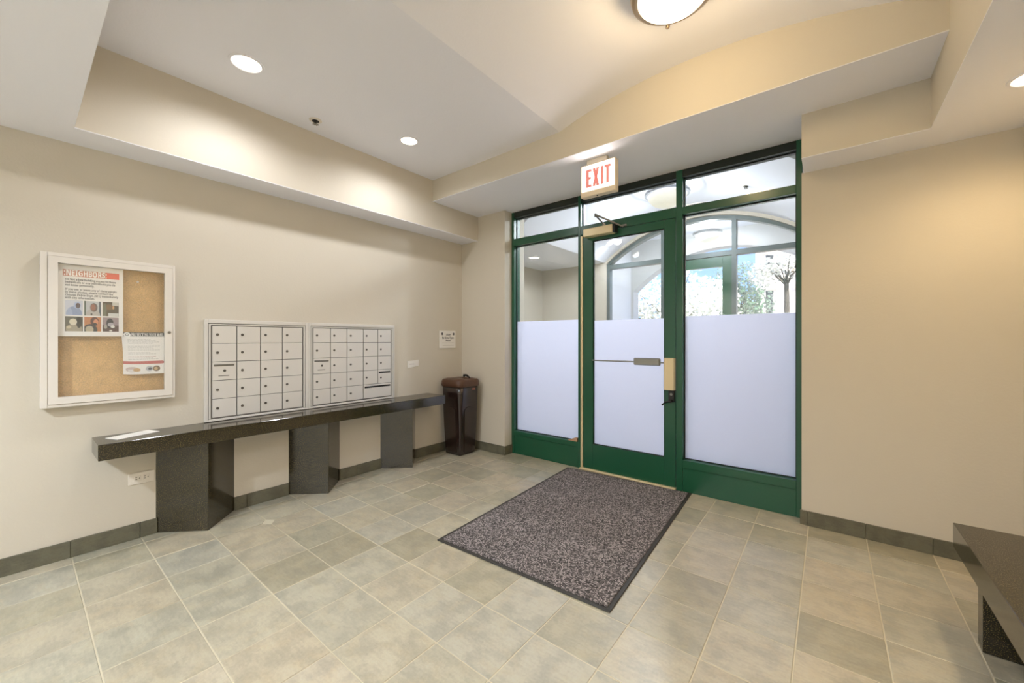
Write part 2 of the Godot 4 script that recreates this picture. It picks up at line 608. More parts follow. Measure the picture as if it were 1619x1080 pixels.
func storefront():
	var zg := -3.650
	# left sidelight
	var w := thing("window_1", "narrow green framed sidelight left of the door, lower pane frosted", "window", Vector3(-2.4, 0, ZS), "", "structure")
	bar(w, "jamb", -2.87, -2.836, 0.0, HF)
	bar(w, "mullion", -2.0, -1.972, 0.0, HF)
	bar(w, "head", -2.836, -2.0, 2.712, HF)
	bar(w, "transom_bar", -2.836, -2.0, 2.392, 2.468)
	bar(w, "sill_rail", -2.836, -2.0, 0.212, 0.262)
	bar(w, "kick_panel", -2.836, -2.0, 0.0, 0.210, -3.68, -3.594)
	pane(w, "glass_pane", -2.836, -2.0, 0.262, 2.392, zg)
	pane(w, "transom_pane", -2.836, -2.0, 2.468, 2.712, zg)
	film(w, -2.836, -2.0, 0.262, 1.518, zg)
	gaskets(w, -2.836, -2.0, 0.262, 2.392, zg)
	gaskets(w, -2.836, -2.0, 2.468, 2.712, zg)
	# right sidelight
	w = thing("window_2", "wide green framed fixed window right of the door, lower pane frosted", "window", Vector3(-0.58, 0, ZS), "", "structure")
	bar(w, "mullion", -1.037, -0.984, 0.0, HF)
	bar(w, "jamb", -0.186, -0.15, 0.0, HF)
	bar(w, "head", -0.984, -0.186, 2.712, HF)
	bar(w, "transom_bar", -0.984, -0.186, 2.388, 2.452)
	bar(w, "sill_rail", -0.984, -0.186, 0.207, 0.272, -3.70, -3.580)
	bar(w, "kick_panel", -0.984, -0.186, 0.0, 0.205, -3.68, -3.590)
	pane(w, "glass_pane", -0.984, -0.186, 0.272, 2.388, zg)
	pane(w, "transom_pane", -0.984, -0.186, 2.452, 2.712, zg)
	film(w, -0.984, -0.186, 0.272, 1.513, zg)
	gaskets(w, -0.984, -0.186, 0.272, 2.388, zg)
	gaskets(w, -0.984, -0.186, 2.452, 2.712, zg)
	# transom over the door
	w = thing("window_3", "green framed transom window above the entrance door", "window", Vector3(-1.5, 2.37, ZS), "", "structure")
	bar(w, "head", -1.972, -1.037, 2.712, HF)
	bar(w, "transom_bar", -1.972, -1.037, 2.374, 2.462)
	pane(w, "transom_pane", -1.972, -1.037, 2.462, 2.712, zg)
	gaskets(w, -1.972, -1.037, 2.462, 2.712, zg)
	# door leaf
	var d := thing("door_1", "green framed glass entrance door with frosted lower pane and push bar", "door", Vector3(-1.5, 0, ZS), "", "structure")
	var zd := -3.634
	var o := d.position
	bar(d, "stile", -1.944, -1.836, 0.014, 2.370, zd, -3.589)
	bar(d, "stile", -1.139, -1.043, 0.014, 2.370, zd, -3.589)
	bar(d, "top_rail", -1.836, -1.139, 2.295, 2.370, zd, -3.589)
	bar(d, "bottom_rail", -1.836, -1.139, 0.014, 0.265, zd, -3.589)
	pane(d, "glass_pane", -1.836, -1.139, 0.265, 2.295, -3.616)
	film(d, -1.836, -1.139, 0.265, 1.5, -3.616)
	gaskets(d, -1.836, -1.139, 0.265, 2.295, -3.616)
	part(d, "hinge_strip", bx(o, -1.9715, -1.9455, 0.02, 2.36, -3.60, -3.580, 0.004), M.cream, Vector3.ZERO, "pale full height hinge strip")
	# closer
	var c := part(d, "door_closer", bx(o, -1.90, -1.594, 2.325, 2.402, -3.5885, -3.506, 0.004), M.cream, Vector3.ZERO, "cream door closer box")
	part(c, "end_cap", bx(o, -1.594, -1.572, 2.325, 2.402, -3.5885, -3.51, 0.003), M.gasket)
	var g := G.new(o)
	g.tube([Vector3(-1.69, 2.400, -3.535), Vector3(-1.69, 2.425, -3.535)], 0.014)
	g.tube([Vector3(-1.69, 2.420, -3.535), Vector3(-1.722, 2.485, -3.42)], 0.008)
	g.tube([Vector3(-1.722, 2.500, -3.42), Vector3(-1.722, 2.470, -3.42)], 0.011)
	g.tube([Vector3(-1.722, 2.490, -3.42), Vector3(-1.512, 2.375, -3.575)], 0.008)
	g.box(Vector3(-1.545, 2.378, -3.586), Vector3(-1.48, 2.396, -3.566), 0.003)
	part(c, "arm", g.done(), M.steel)
	# exit device
	g = G.new(o)
	g.tube([Vector3(-1.838, 1.104, -3.582), Vector3(-1.134, 1.104, -3.582)], 0.007)
	var pb := part(d, "push_bar", g.done(), M.steel, Vector3.ZERO, "thin steel push bar")
	part(pb, "push_pad", bx(o, -1.41, -1.170, 1.076, 1.141, -3.598, -3.56, 0.008), M.steel)
	g = G.new(o)
	g.prism([Vector3(-1.134, 0.870, -3.589), Vector3(-1.134, 0.870, -3.556), Vector3(-1.122, 0.870, -3.540), Vector3(-1.05, 0.870, -3.540), Vector3(-1.042, 0.870, -3.552), Vector3(-1.042, 0.870, -3.589)], Vector3(0, 0.278, 0))
	part(d, "latch_case", g.done(), M.cream, Vector3.ZERO, "cream latch case of the push bar")
	g = G.new(o)
	g.box(Vector3(-1.098, 0.765, -3.589), Vector3(-1.046, 0.866, -3.565), 0.005)
	g.tube([Vector3(-1.072, 0.775, -3.570), Vector3(-1.072, 0.775, -3.53)], 0.013)
	g.tube([Vector3(-1.068, 0.778, -3.535), Vector3(-1.11, 0.765, -3.532), Vector3(-1.142, 0.735, -3.53)], [0.009, 0.008, 0.006])
	var lk := part(d, "lock_lever", g.done(), M.black, Vector3.ZERO, "black lever lock")
	g = G.new(o)
	g.lathe(Vector3(-1.072, 0.832, -3.566), [Vector2(0, 0.006), Vector2(0.011, 0.006), Vector2(0.012, 0.0)].map(func(v): return v), 16, Basis(Vector3(1, 0, 0), PI / 2))
	part(lk, "cylinder", g.done(), M.steel)
	structure("trim_1", bx(Vector3.ZERO, -1.972, -1.037, 0.0, 0.018, -3.70, -3.556, 0.004), M.cream, "pale metal threshold strip under the entrance door", "threshold")
	# wooden wedge left on the sill
	g = G.new(Vector3(-2.07, 0.262, ZS))
	g.prism([Vector3(-2.128, 0.2625, -3.592), Vector3(-2.016, 0.2625, -3.592), Vector3(-2.02, 0.296, -3.592), Vector3(-2.045, 0.296, -3.592)], Vector3(0, 0, -0.035))
	one("wood_wedge", g.done(), mat(rgb(190, 150, 118), 0.7), Vector3(-2.07, 0.262, ZS), "small wooden wedge lying on the left sidelight's sill", "wedge")

# ------------------------------------------------------------------ vestibule and porch behind the glass
const ZO := -6.32
const AC := -1.542      # middle of the arch
const AH := 1.444
const ASP := 2.603
const ARI := 0.53
const VH := 1.47
const VS := 2.63
const VR := 0.555

func arch(x: float) -> float:
	return arc_y(x, AC, AH, ASP, ARI)

func arch_wall(g: G, c: float, h: float, sp: float, ri: float, xl: float, xr: float, z0: float, z1: float):
	g.box(Vector3(xl, -0.12, z0), Vector3(c - h, TOP, z1))
	g.box(Vector3(c + h, -0.12, z0), Vector3(xr, TOP, z1))
	var pts := []
	for p in arc_pts(c - h, c + h, sp, ri, 36):
		pts.append(Vector3(p.x, p.y, z0))
	pts.append(Vector3(c + h, TOP, z0))
	pts.append(Vector3(c - h, TOP, z0))
	g.prism(pts, Vector3(0, 0, z1 - z0))

func arch_pane(n: Node3D, called: String, x0: float, x1: float, y0: float, z: float):
	var pts := [Vector3(x0, y0, z), Vector3(x1, y0, z)]
	for i in 13:
		var x := lerpf(x1, x0, i / 12.0)
		pts.append(Vector3(x, arch(x) - 0.045, z))
	var g := gb(n)
	g.prism(pts, Vector3(0, 0, 0.006))
	part(n, called, g.done(), M.glass)

func vestibule():
	var z := Vector3.ZERO
	structure("wall_vestibule_left", bx(z, -4.5, -4.3, -0.12, TOP, -6.5, -3.6), M.vwall, "greige side wall of the vestibule behind the left sidelight", "wall")
	structure("wall_vestibule_right", bx(z, 0.4, 0.6, -0.12, TOP, -6.5, -3.83), M.vwall, "greige side wall at the right end of the vestibule", "wall")
	structure("wall_vestibule_near", bx(z, -4.3, XL, -0.12, TOP, -3.85, -3.6), M.vwall, "greige wall closing the vestibule beside the lobby", "wall")
	structure("wall_vestibule_header", bx(z, XL, 0.4, HF, TOP, -3.86, -3.831), M.white, "white header over the inner glass front", "wall")
	var g := G.new()
	arch_wall(g, AC, AH, ASP, ARI, -4.3, 0.4, -6.5, ZO)
	structure("wall_vestibule_street", g.done(), M.vwall, "greige street side wall with a wide arched glass front", "wall")
	var c := thing("ceiling_vestibule", "white vestibule ceiling with a shallow barrel vault", "ceiling", Vector3(AC, 2.66, -5), "", "structure")
	var pts := [Vector3(-4.3, VS, ZO)]
	for p in arc_pts(AC - VH, AC + VH, VS, VR, 40):
		pts.append(Vector3(p.x, p.y, ZO))
	pts.append(Vector3(0.4, VS, ZO))
	pts.append(Vector3(0.4, TOP, ZO))
	pts.append(Vector3(-4.3, TOP, ZO))
	g = gb(c)
	g.prism(pts, Vector3(0, 0, -3.86 - ZO))
	part(c, "vaulted_panel", g.done(), M.white)
	structure("floor_vestibule", bx(z, -4.3, 0.4, -0.12, 0.0, -6.5, -3.83), M.slate[3], "slate floor of the vestibule", "floor")
	# outer glass front under the arch
	var w := thing("window_4", "arched grey framed glass front between vestibule and porch", "window", Vector3(AC, 0, ZO), "", "structure")
	var gm: StandardMaterial3D = mat(rgb(82, 94, 94), 0.4, 0.1)
	var o := w.position
	var za := -6.47
	var zb := -6.36
	g = gb(w)
	pts = []
	for i in 37:
		var x := lerpf(AC - AH, AC + AH, i / 36.0)
		pts.append(Vector3(x, arch(x), za))
	for i in 37:
		var x := lerpf(AC + AH - 0.05, AC - AH + 0.05, i / 36.0)
		pts.append(Vector3(x, arch(x) - 0.055, za))
	g.prism(pts, Vector3(0, 0, zb - za))
	part(w, "arched_head", g.done(), gm)
	part(w, "jamb", bx(o, AC - AH, AC - AH + 0.05, 0, ASP, za, zb), gm)
	part(w, "jamb", bx(o, AC + AH - 0.05, AC + AH, 0, ASP, za, zb), gm)
	for x in [-2.04, -1.05]:
		part(w, "mullion", bx(o, x - 0.03, x + 0.03, 0, arch(x) - 0.05, za, zb), gm)
	var xs := [AC - AH + 0.05, -2.07, -2.01, -1.08, -1.02, AC + AH - 0.05]
	for k in 3:
		part(w, "transom_bar", bx(o, xs[2 * k], xs[2 * k + 1], 2.52, 2.59, za, zb), gm)
		arch_pane(w, "arched_pane", xs[2 * k], xs[2 * k + 1], 2.59, -6.42)
	pane(w, "glass_pane", xs[0], xs[1], 0.25, 2.52, -6.42)
	pane(w, "glass_pane", xs[4], xs[5], 0.25, 2.52, -6.42)
	part(w, "kick_panel", bx(o, xs[0], xs[1], 0, 0.25, za, zb), M.green)
	part(w, "kick_panel", bx(o, xs[4], xs[5], 0, 0.25, za, zb), M.green)
	var d := thing("door_2", "green framed outer glass door seen through the entrance", "door", Vector3(AC, 0, ZO), "", "structure")
	bar(d, "stile", -2.008, -1.90, 0.01, 2.515, -6.44, -6.38)
	bar(d, "stile", -1.20, -1.082, 0.01, 2.515, -6.44, -6.38)
	bar(d, "top_rail", -1.90, -1.20, 2.37, 2.515, -6.44, -6.38)
	bar(d, "bottom_rail", -1.90, -1.20, 0.01, 0.26, -6.44, -6.38)
	pane(d, "glass_pane", -1.90, -1.20, 0.26, 2.37, -6.42)
	# porch
	structure("wall_porch_left", bx(z, -3.4, -3.11, -0.12, TOP, -8.0, -6.5), mat(rgb(222, 222, 226), 0.7), "white side wall of the porch", "wall")
	structure("wall_porch_right", bx(z, 0.2, 0.5, -0.12, TOP, -8.0, -6.5), mat(rgb(222, 222, 226), 0.7), "white side wall at the right of the porch", "wall")
	g = G.new()
	arch_wall(g, -1.46, 1.6, 2.27, 0.68, -3.11, 0.2, -8.0, -7.74)
	structure("wall_porch_street", g.done(), mat(rgb(205, 203, 200), 0.75), "pale stone porch wall with an arched opening to the street", "wall")
	structure("ceiling_porch", bx(z, -3.11, 0.2, 3.25, TOP, -7.74, -6.5), M.white, "white porch ceiling", "ceiling")
	structure("floor_porch", bx(z, -4.9, 1.6, -0.25, -0.005, -9.2, -6.5), M.concrete, "concrete porch floor", "floor")

func leaf_mesh() -> Mesh:
	var g := G.new()
	g.tri(Vector3(-0.5, 0, 0), Vector3(0, -0.28, 0.08), Vector3(0.5, 0, 0))
	g.tri(Vector3(-0.5, 0, 0), Vector3(0.5, 0, 0), Vector3(0, 0.28, 0.08))
	return g.done()

func tree(label: String, at: Vector3, trunk_h: float, trunk_r: float, blobs: Array, n: int, size: float, col: Color, sd: int):
	var t := thing("street_tree", label, "tree", at, "trees along the street")
	rng.seed = sd
	var g := G.new()
	g.tube([Vector3.ZERO, Vector3(0.03, trunk_h * 0.5, 0.02), Vector3(0, trunk_h, 0)], [trunk_r * 1.3, trunk_r, trunk_r * 0.7], 8)
	part(t, "trunk", g.done(), mat(rgb(62, 60, 56), 0.9))
	g = G.new()
	for b in blobs:
		for k in 5:
			var e: Vector3 = b[0] + Vector3(rng.randf_range(-1, 1), rng.randf_range(-0.6, 1), rng.randf_range(-1, 1)) * b[1] * 0.75
			var mid: Vector3 = Vector3(0, trunk_h, 0).lerp(e, 0.5) + Vector3(0, 0.15, 0)
			g.tube([Vector3(0, trunk_h * 0.96, 0), mid, e], [trunk_r * 0.3, trunk_r * 0.18, 0.008], 5)
	part(t, "branches", g.done(), mat(rgb(62, 60, 56), 0.9))
	var mm := MultiMesh.new()
	mm.transform_format = MultiMesh.TRANSFORM_3D
	mm.mesh = leaf_mesh()
	mm.instance_count = n
	for i in n:
		var b = blobs[rng.randi() % blobs.size()]
		var v := Vector3(rng.randfn(), rng.randfn(), rng.randfn()).normalized() * pow(rng.randf(), 0.45)
		var p: Vector3 = b[0] + v * b[1]
		var bs := Basis.from_euler(Vector3(rng.randf() * TAU, rng.randf() * TAU, rng.randf() * TAU)).scaled(Vector3.ONE * size * rng.randf_range(0.7, 1.3))
		mm.set_instance_transform(i, Transform3D(bs, p))
	var mi := MultiMeshInstance3D.new()
	mi.name = "foliage"
	mi.multimesh = mm
	var lm: StandardMaterial3D = mat(col, 0.6)
	lm.backlight_enabled = true
	lm.backlight = Color(0.7, 0.7, 0.7)
	mi.material_override = lm
	mi.set_meta("kind", "stuff")
	t.add_child(mi, true)

func outside():
	structure("ground", bx(Vector3.ZERO, -60, 40, -0.5, -0.1, -90, -8.2), M.concrete, "pale street pavement outside the porch", "ground")
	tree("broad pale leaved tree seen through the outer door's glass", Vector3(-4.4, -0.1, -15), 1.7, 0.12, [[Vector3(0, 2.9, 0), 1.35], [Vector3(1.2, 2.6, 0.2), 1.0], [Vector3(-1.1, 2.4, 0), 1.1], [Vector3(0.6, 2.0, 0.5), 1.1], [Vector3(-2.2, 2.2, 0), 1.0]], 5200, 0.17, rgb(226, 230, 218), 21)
	tree("dark green tree standing left of the white building", Vector3(-4.3, -0.1, -27), 2.2, 0.16, [[Vector3(0, 4.6, 0), 1.6], [Vector3(0.7, 3.4, 0), 1.3], [Vector3(-0.9, 3.6, 0), 1.5], [Vector3(0.2, 2.4, 0), 1.4]], 5200, 0.2, rgb(84, 118, 92), 22)
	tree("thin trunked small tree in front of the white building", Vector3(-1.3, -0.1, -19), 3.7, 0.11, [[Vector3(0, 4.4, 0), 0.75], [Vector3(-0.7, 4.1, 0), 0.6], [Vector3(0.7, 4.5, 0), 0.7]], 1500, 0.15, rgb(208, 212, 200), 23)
	# white building across the street
	var b := thing("building", "tall white building with narrow dark windows across the street", "building", Vector3(2, -0.1, -50))
	var wm: StandardMaterial3D = mat(rgb(236, 232, 226), 0.8)
	var o := b.position
	part(b, "wall", bx(o, -6.17, 12, -0.1, 20, -62, -50), wm)
	var dk: StandardMaterial3D = mat(rgb(58, 64, 66), 0.25)
	for c in [-4.9, -2.25, 0.4, 3.05, 5.7]:
		for r in [[3.2, 6.6], [9.0, 10.4], [13.0, 15.0]]:
			var wn := part(b, "window", bx(o, c - 0.42, c + 0.42, r[0], r[1], -50.0, -49.94), wm)
			part(wn, "pane", bx(o, c - 0.34, c + 0.34, r[0] + 0.1, r[1] - 0.1, -49.94, -49.92), dk)
			part(b, "lintel", bx(o, c - 0.62, c + 0.62, r[1], r[1] + 0.4, -50.0, -49.75), mat(rgb(190, 184, 174), 0.8))
	part(b, "cornice", bx(o, -6.4, 12.2, 20, 20.6, -62, -49.6), wm)
	for x in [-5.6, -3.6]:
		part(b, "pilaster", bx(o, x - 0.07, x + 0.07, -0.1, 20, -50.0, -49.88), wm)

# ------------------------------------------------------------------ lamps
func glow(e: float, c := Color(1.0, 0.95, 0.86)) -> StandardMaterial3D:
	var m := mat(rgb(245, 242, 235), 0.5)
	m.emission_enabled = true
	m.emission = c
	m.emission_energy_multiplier = e
	return m

func downlight(at: Vector3, r: float, e: float, label: String, group: String, col := WARM, tilt := 0.0):
	var t := thing("downlight", label, "downlight", at, group)
	t.rotation.z = tilt
	var g := G.new()
	g.lathe(Vector3.ZERO, [Vector2(r, -0.0005), Vector2(r * 1.03, -0.005), Vector2(r * 1.2, -0.004), Vector2(r * 1.22, 0.0)], 40)
	part(t, "trim_ring", g.done(), M.white)
	g = G.new()
	g.lathe(Vector3.ZERO, [Vector2(0, -0.004), Vector2(r * 0.7, -0.0035), Vector2(r, -0.001), Vector2(r, 0.0)], 40)
	part(t, "lens", g.done(), glow(2.4))
	down_light(at + Vector3(0, -0.02, 0), e, col, r * 1.7)

func sprinkler(at: Vector3, label: String):
	var t := thing("sprinkler_head", label, "sprinkler", at, "")
	var g := G.new()
	g.lathe(Vector3.ZERO, [Vector2(0, -0.006), Vector2(0.032, -0.006), Vector2(0.045, -0.002), Vector2(0.046, 0.0)], 24)
	part(t, "escutcheon", g.done(), M.plate)
	g = G.new()
	g.lathe(Vector3.ZERO, [Vector2(0.0, -0.02), Vector2(0.008, -0.02), Vector2(0.010, -0.012), Vector2(0.026, -0.008), Vector2(0.026, -0.006)], 16)
	g.tube([Vector3(-0.02, -0.008, 0), Vector3(-0.014, -0.022, 0), Vector3(0, -0.028, 0)], 0.003, 6)
	g.tube([Vector3(0.02, -0.008, 0), Vector3(0.014, -0.022, 0), Vector3(0, -0.028, 0)], 0.003, 6)
	part(t, "frame", g.done(), M.black)
	g = G.new()
	for k in 8:
		var a := TAU * k / 8
		g.obox(Vector3(cos(a) * 0.014, -0.029, sin(a) * 0.014), Vector3(0.008, 0.001, 0.003), Basis(Vector3.UP, -a))
	part(t, "deflector", g.done(), M.steel)

func pendant(at: Vector3, r: float, ceil: float, label: String, e: float):
	var t := thing("bowl_pendant", label, "pendant lamp", at, "")
	var g := G.new()
	var pr := []
	for k in 13:
		var a := PI / 2 * k / 12.0
		pr.append(Vector2(r * 0.86 * sin(a), -r * 0.62 * cos(a)))
	pr.append(Vector2(r * 0.82, 0.0))
	g.lathe(Vector3.ZERO, pr, 40)
	part(t, "glass_bowl", g.done(), glow(0.42, Color(1.0, 0.98, 0.86)))
	g = G.new()
	g.lathe(Vector3.ZERO, [Vector2(r * 0.86, -0.012), Vector2(r * 0.98, -0.01), Vector2(r, 0.01), Vector2(r * 0.97, 0.035), Vector2(r * 0.86, 0.035)], 40)
	part(t, "rim", g.done(), mat(rgb(130, 130, 132), 0.4, 0.3))
	for k in 3:
		var a := TAU * k / 3 + 0.5
		g = G.new()
		g.tube([Vector3(cos(a) * r * 0.9, 0.02, sin(a) * r * 0.9), Vector3(cos(a) * 0.04, ceil - at.y - 0.02, sin(a) * 0.04)], 0.005, 6)
		part(t, "rod", g.done(), M.steel)
	g = G.new()
	g.lathe(Vector3(0, ceil - at.y, 0), [Vector2(0, -0.03), Vector2(0.06, -0.03), Vector2(0.065, 0.0)], 24)
	part(t, "canopy", g.done(), M.steel)
	var l := OmniLight3D.new()
	l.name = numbered("pendant_light")
	l.light_energy = e
	l.light_color = Color(0.92, 0.965, 1.0)
	l.light_size = 0.08
	l.omni_range = 14
	l.omni_attenuation = 2
	l.shadow_enabled = true
	l.position = at + Vector3(0, -0.05, 0)
	add_child(l, true)

func lights():
	downlight(Vector3(-2.787, HC, -0.883), 0.078, 0.93, "recessed downlight nearer the viewer in the flat ceiling strip", "recessed lobby downlights", SOFT)
	downlight(Vector3(-2.787, HC, -2.087), 0.066, 0.9, "recessed downlight nearer the entrance in the flat ceiling strip", "recessed lobby downlights", SOFT)
	downlight(Vector3(0.725, HS, -2.85), 0.07, 0.66, "recessed downlight in the low soffit at the right edge", "recessed lobby downlights")
	downlight(Vector3(0.725, HS, -0.9), 0.07, 1.15, "recessed downlight in the right soffit above the bench's near end", "recessed lobby downlights")
	downlight(Vector3(-1.9, HS, 1.3), 0.07, 5.2, "recessed downlight behind the viewer near the mailbox wall", "recessed lobby downlights", COOL)
	downlight(Vector3(-0.4, HS, 1.2), 0.07, 3.6, "recessed downlight behind the viewer near the bench", "recessed lobby downlights", SOFT)
	downlight(Vector3(-3.70, VS, -5.2), 0.08, 1.0, "recessed downlight in the flat part of the vestibule ceiling", "recessed vestibule downlights", Color(0.90, 0.955, 1.0))
	downlight(Vector3(-2.70, arc_y(-2.70, AC, VH, VS, VR) - 0.005, -5.9), 0.07, 0.8, "recessed downlight in the vestibule vault beside the arch", "recessed vestibule downlights", Color(0.90, 0.955, 1.0), 0.6)
	sprinkler(Vector3(-3.092, HC, -1.443), "small sprinkler head between the two lobby downlights")
	sprinkler(Vector3(-0.72, arc_y(-0.72, AC, VH, VS, VR), -5.1), "small sprinkler head in the vestibule vault")
	pendant(Vector3(AC, 3.085, -4.96), 0.265, 3.185, "white glass bowl lamp hanging in the vestibule", 1.9)
	pendant(Vector3(AC, 3.03, -7.03), 0.22, 3.25, "white glass bowl lamp hanging in the porch beyond the arch", 1.0)
	# slot vent in the vestibule vault
	var vy := arc_y(-1.44, AC, VH, VS, VR)
	var v := thing("ceiling_vent", "narrow slot vent in the vestibule ceiling beside the bowl lamp", "vent", Vector3(-1.44, vy, -5.85))
	part(v, "frame", bx(Vector3.ZERO, -0.16, 0.16, -0.012, 0.0, -0.05, 0.05, 0.003), M.plate)
	for k in 3:
		part(v, "slot", bx(Vector3.ZERO, -0.14, 0.14, -0.014, -0.011, -0.034 + k * 0.025, -0.016 + k * 0.025), M.gasket)
	# flush mounted lamp on the vault
	var at := Vector3(-0.615, 3.148, -2.07)
	var t := thing("ceiling_lamp", "round flush ceiling lamp with bronze ring and white glass dome", "ceiling lamp", at)
	var g := G.new()
	g.lathe(Vector3.ZERO, [Vector2(0.168, -0.098), Vector2(0.172, -0.108), Vector2(0.184, -0.110), Vector2(0.198, -0.100), Vector2(0.207, -0.07), Vector2(0.202, -0.055), Vector2(0.209, -0.045), Vector2(0.214, -0.01), Vector2(0.207, 0.0)], 56)
	part(t, "metal_ring", g.done(), M.nickel)
	g = G.new()
	var pr := []
	for k in 13:
		var a := PI / 2 * k / 12.0
		pr.append(Vector2(0.170 * sin(a), -0.100 - 0.062 * cos(a)))
	g.lathe(Vector3.ZERO, pr, 56)
	part(t, "glass_dome", g.done(), glow(1.6))
	g = G.new()
	g.lathe(Vector3.ZERO, [Vector2(0, -0.176), Vector2(0.005, -0.174), Vector2(0.006, -0.168), Vector2(0.009, -0.160)], 16)
	part(t, "finial", g.done(), M.nickel)
	for k in 3:
		var a := TAU * k / 3 + 0.12
		g = G.new()
		var dirv := Vector3(cos(a), 0, sin(a))
		g.tube([dirv * 0.2 + Vector3(0, -0.085, 0), dirv * 0.222 + Vector3(0, -0.085, 0)], 0.006, 8)
		g.tube([dirv * 0.222 + Vector3(0, -0.085, 0), dirv * 0.235 + Vector3(0, -0.085, 0)], 0.011, 10)
		part(t, "thumb_screw", g.done(), M.nickel)
	var l := OmniLight3D.new()
	l.name = "ceiling_lamp_light"
	l.light_energy = 0.40
	l.light_color = WARM
	l.light_size = 0.12
	l.omni_range = 14
	l.omni_attenuation = 2
	l.shadow_enabled = true
	l.position = at + Vector3(0, -0.19, 0)
	add_child(l, true)

# ------------------------------------------------------------------ mailboxes
func mailbox_door(bank: Node3D, za: float, zb: float, ya: float, yb: float, kind: String, lockmesh: Mesh):
	# za is the camera-left edge (larger z); all in world, X face
	var o := bank.position
	var xf := XL + 0.022
	var gz := 0.0035
	var d := part(bank, "mailbox_door", bx(o, xf - 0.01, xf, ya + 0.002, yb - 0.002, zb + gz, za - gz, 0.0015), M.enamel)
	var w := za - zb
	var h := yb - ya
	var lock_at := Vector3(xf, ya + h * 0.5, za - w * 0.22)
	if kind == "out":
		lock_at = Vector3(xf, ya + h * 0.52, za - w * 0.5)
	if kind == "slot":
		lock_at = Vector3(xf, ya + h * 0.42, za - w * 0.22)
	if kind != "parcel":
		part(d, "lock", lockmesh, M.lockm, lock_at - o)
	if kind == "out":
		part(d, "outgoing_slot", bx(o, xf - 0.001, xf + 0.004, yb - 0.032, yb - 0.018, zb + 0.018, za - 0.012, 0.003), M.steel)
		part(d, "label_strip", bx(o, xf, xf + 0.0008, ya + 0.030, ya + 0.038, zb + w * 0.32, za - w * 0.26), mat(rgb(150, 146, 140), 0.6))
	if kind == "slot":
		part(d, "letter_slot", bx(o, xf, xf + 0.0015, yb - 0.034, yb - 0.018, zb + 0.012, za - 0.010, 0.0007), M.darkslot)
	if kind == "parcel":
		part(d, "letter_slot", bx(o, xf, xf + 0.0015, yb - 0.034, yb - 0.018, zb + 0.012, za - 0.014, 0.0007), M.darkslot)

func mailbox_bank(z0: float, z1: float, cols: Array, second: bool, label: String):
	var o := Vector3(XL, 0.706, (z0 + z1) * 0.5)
	var b := thing("mailbox_bank", label, "mailboxes", o, "")
	var rows := [1.412, 1.281, 1.1435, 1.005, 0.868, 0.731]
	var yt := 1.458
	var y0 := 0.706
	var xo := XL + 0.028
	var zi0: float = cols[0] + 0.022
	var zi1: float = cols[-1] - 0.022
	var g := G.new(o)
	var ch := 0.002
	g.box(Vector3(XL, y0, zi0), Vector3(xo, yt, z0), ch)
	g.box(Vector3(XL, y0, z1), Vector3(xo, yt, zi1), ch)
	g.box(Vector3(XL, rows[0] + 0.018, zi1), Vector3(xo, yt, zi0), ch)
	g.box(Vector3(XL, y0, zi1), Vector3(xo, rows[5] - 0.010, zi0), ch)
	part(b, "frame", g.done(), M.enamel)
	part(b, "inner_panel", bx(o, XL, XL + 0.013, rows[5] - 0.010, rows[0] + 0.018, zi1, zi0), M.enamel_gap)
	g = G.new(o)
	g.box(Vector3(XL + 0.012, rows[5] - 0.007, zi0 - 0.016), Vector3(XL + 0.025, rows[0] + 0.014, zi0 - 0.004), 0.0015)
	g.box(Vector3(XL + 0.012, rows[5] - 0.007, zi1 + 0.004), Vector3(XL + 0.025, rows[0] + 0.014, zi1 + 0.016), 0.0015)
	g.box(Vector3(XL + 0.012, rows[0] + 0.004, zi1 + 0.016), Vector3(XL + 0.025, rows[0] + 0.014, zi0 - 0.016), 0.0015)
	part(b, "master_door_frame", g.done(), M.enamel)
	g = G.new()
	g.lathe(Vector3.ZERO, [Vector2(0.0095, 0.0), Vector2(0.0095, 0.003), Vector2(0.008, 0.0045), Vector2(0.0, 0.0045)], 14, Basis(Vector3(0, 0, 1), -PI / 2))
	g.box(Vector3(0.0044, -0.004, -0.001), Vector3(0.0048, 0.004, 0.001))
	var lock := g.done()
	for c in cols.size() - 1:
		for r in 5:
			var kind := ""
			if c == 0 and r == 2:
				kind = "out"
			var za: float = cols[c]
			var zb: float = cols[c + 1]
			if second:
				if r == 4 and c == 4:
					continue
				if r == 4 and c == 3:
					kind = "parcel"
					zb = cols[5]
				if r == 3 and c == 4:
					kind = "slot"
			mailbox_door(b, za, zb, rows[r + 1], rows[r], kind, lock)

func mailboxes():
	mailbox_bank(-0.855, -1.591, [-0.899, -1.058, -1.22, -1.382, -1.545], false, "left hand bank of twenty white mailbox doors set in the wall")
	mailbox_bank(-1.592, -2.466, [-1.632, -1.789, -1.947, -2.114, -2.274, -2.429], true, "right hand bank of white mailboxes with black letter slots")

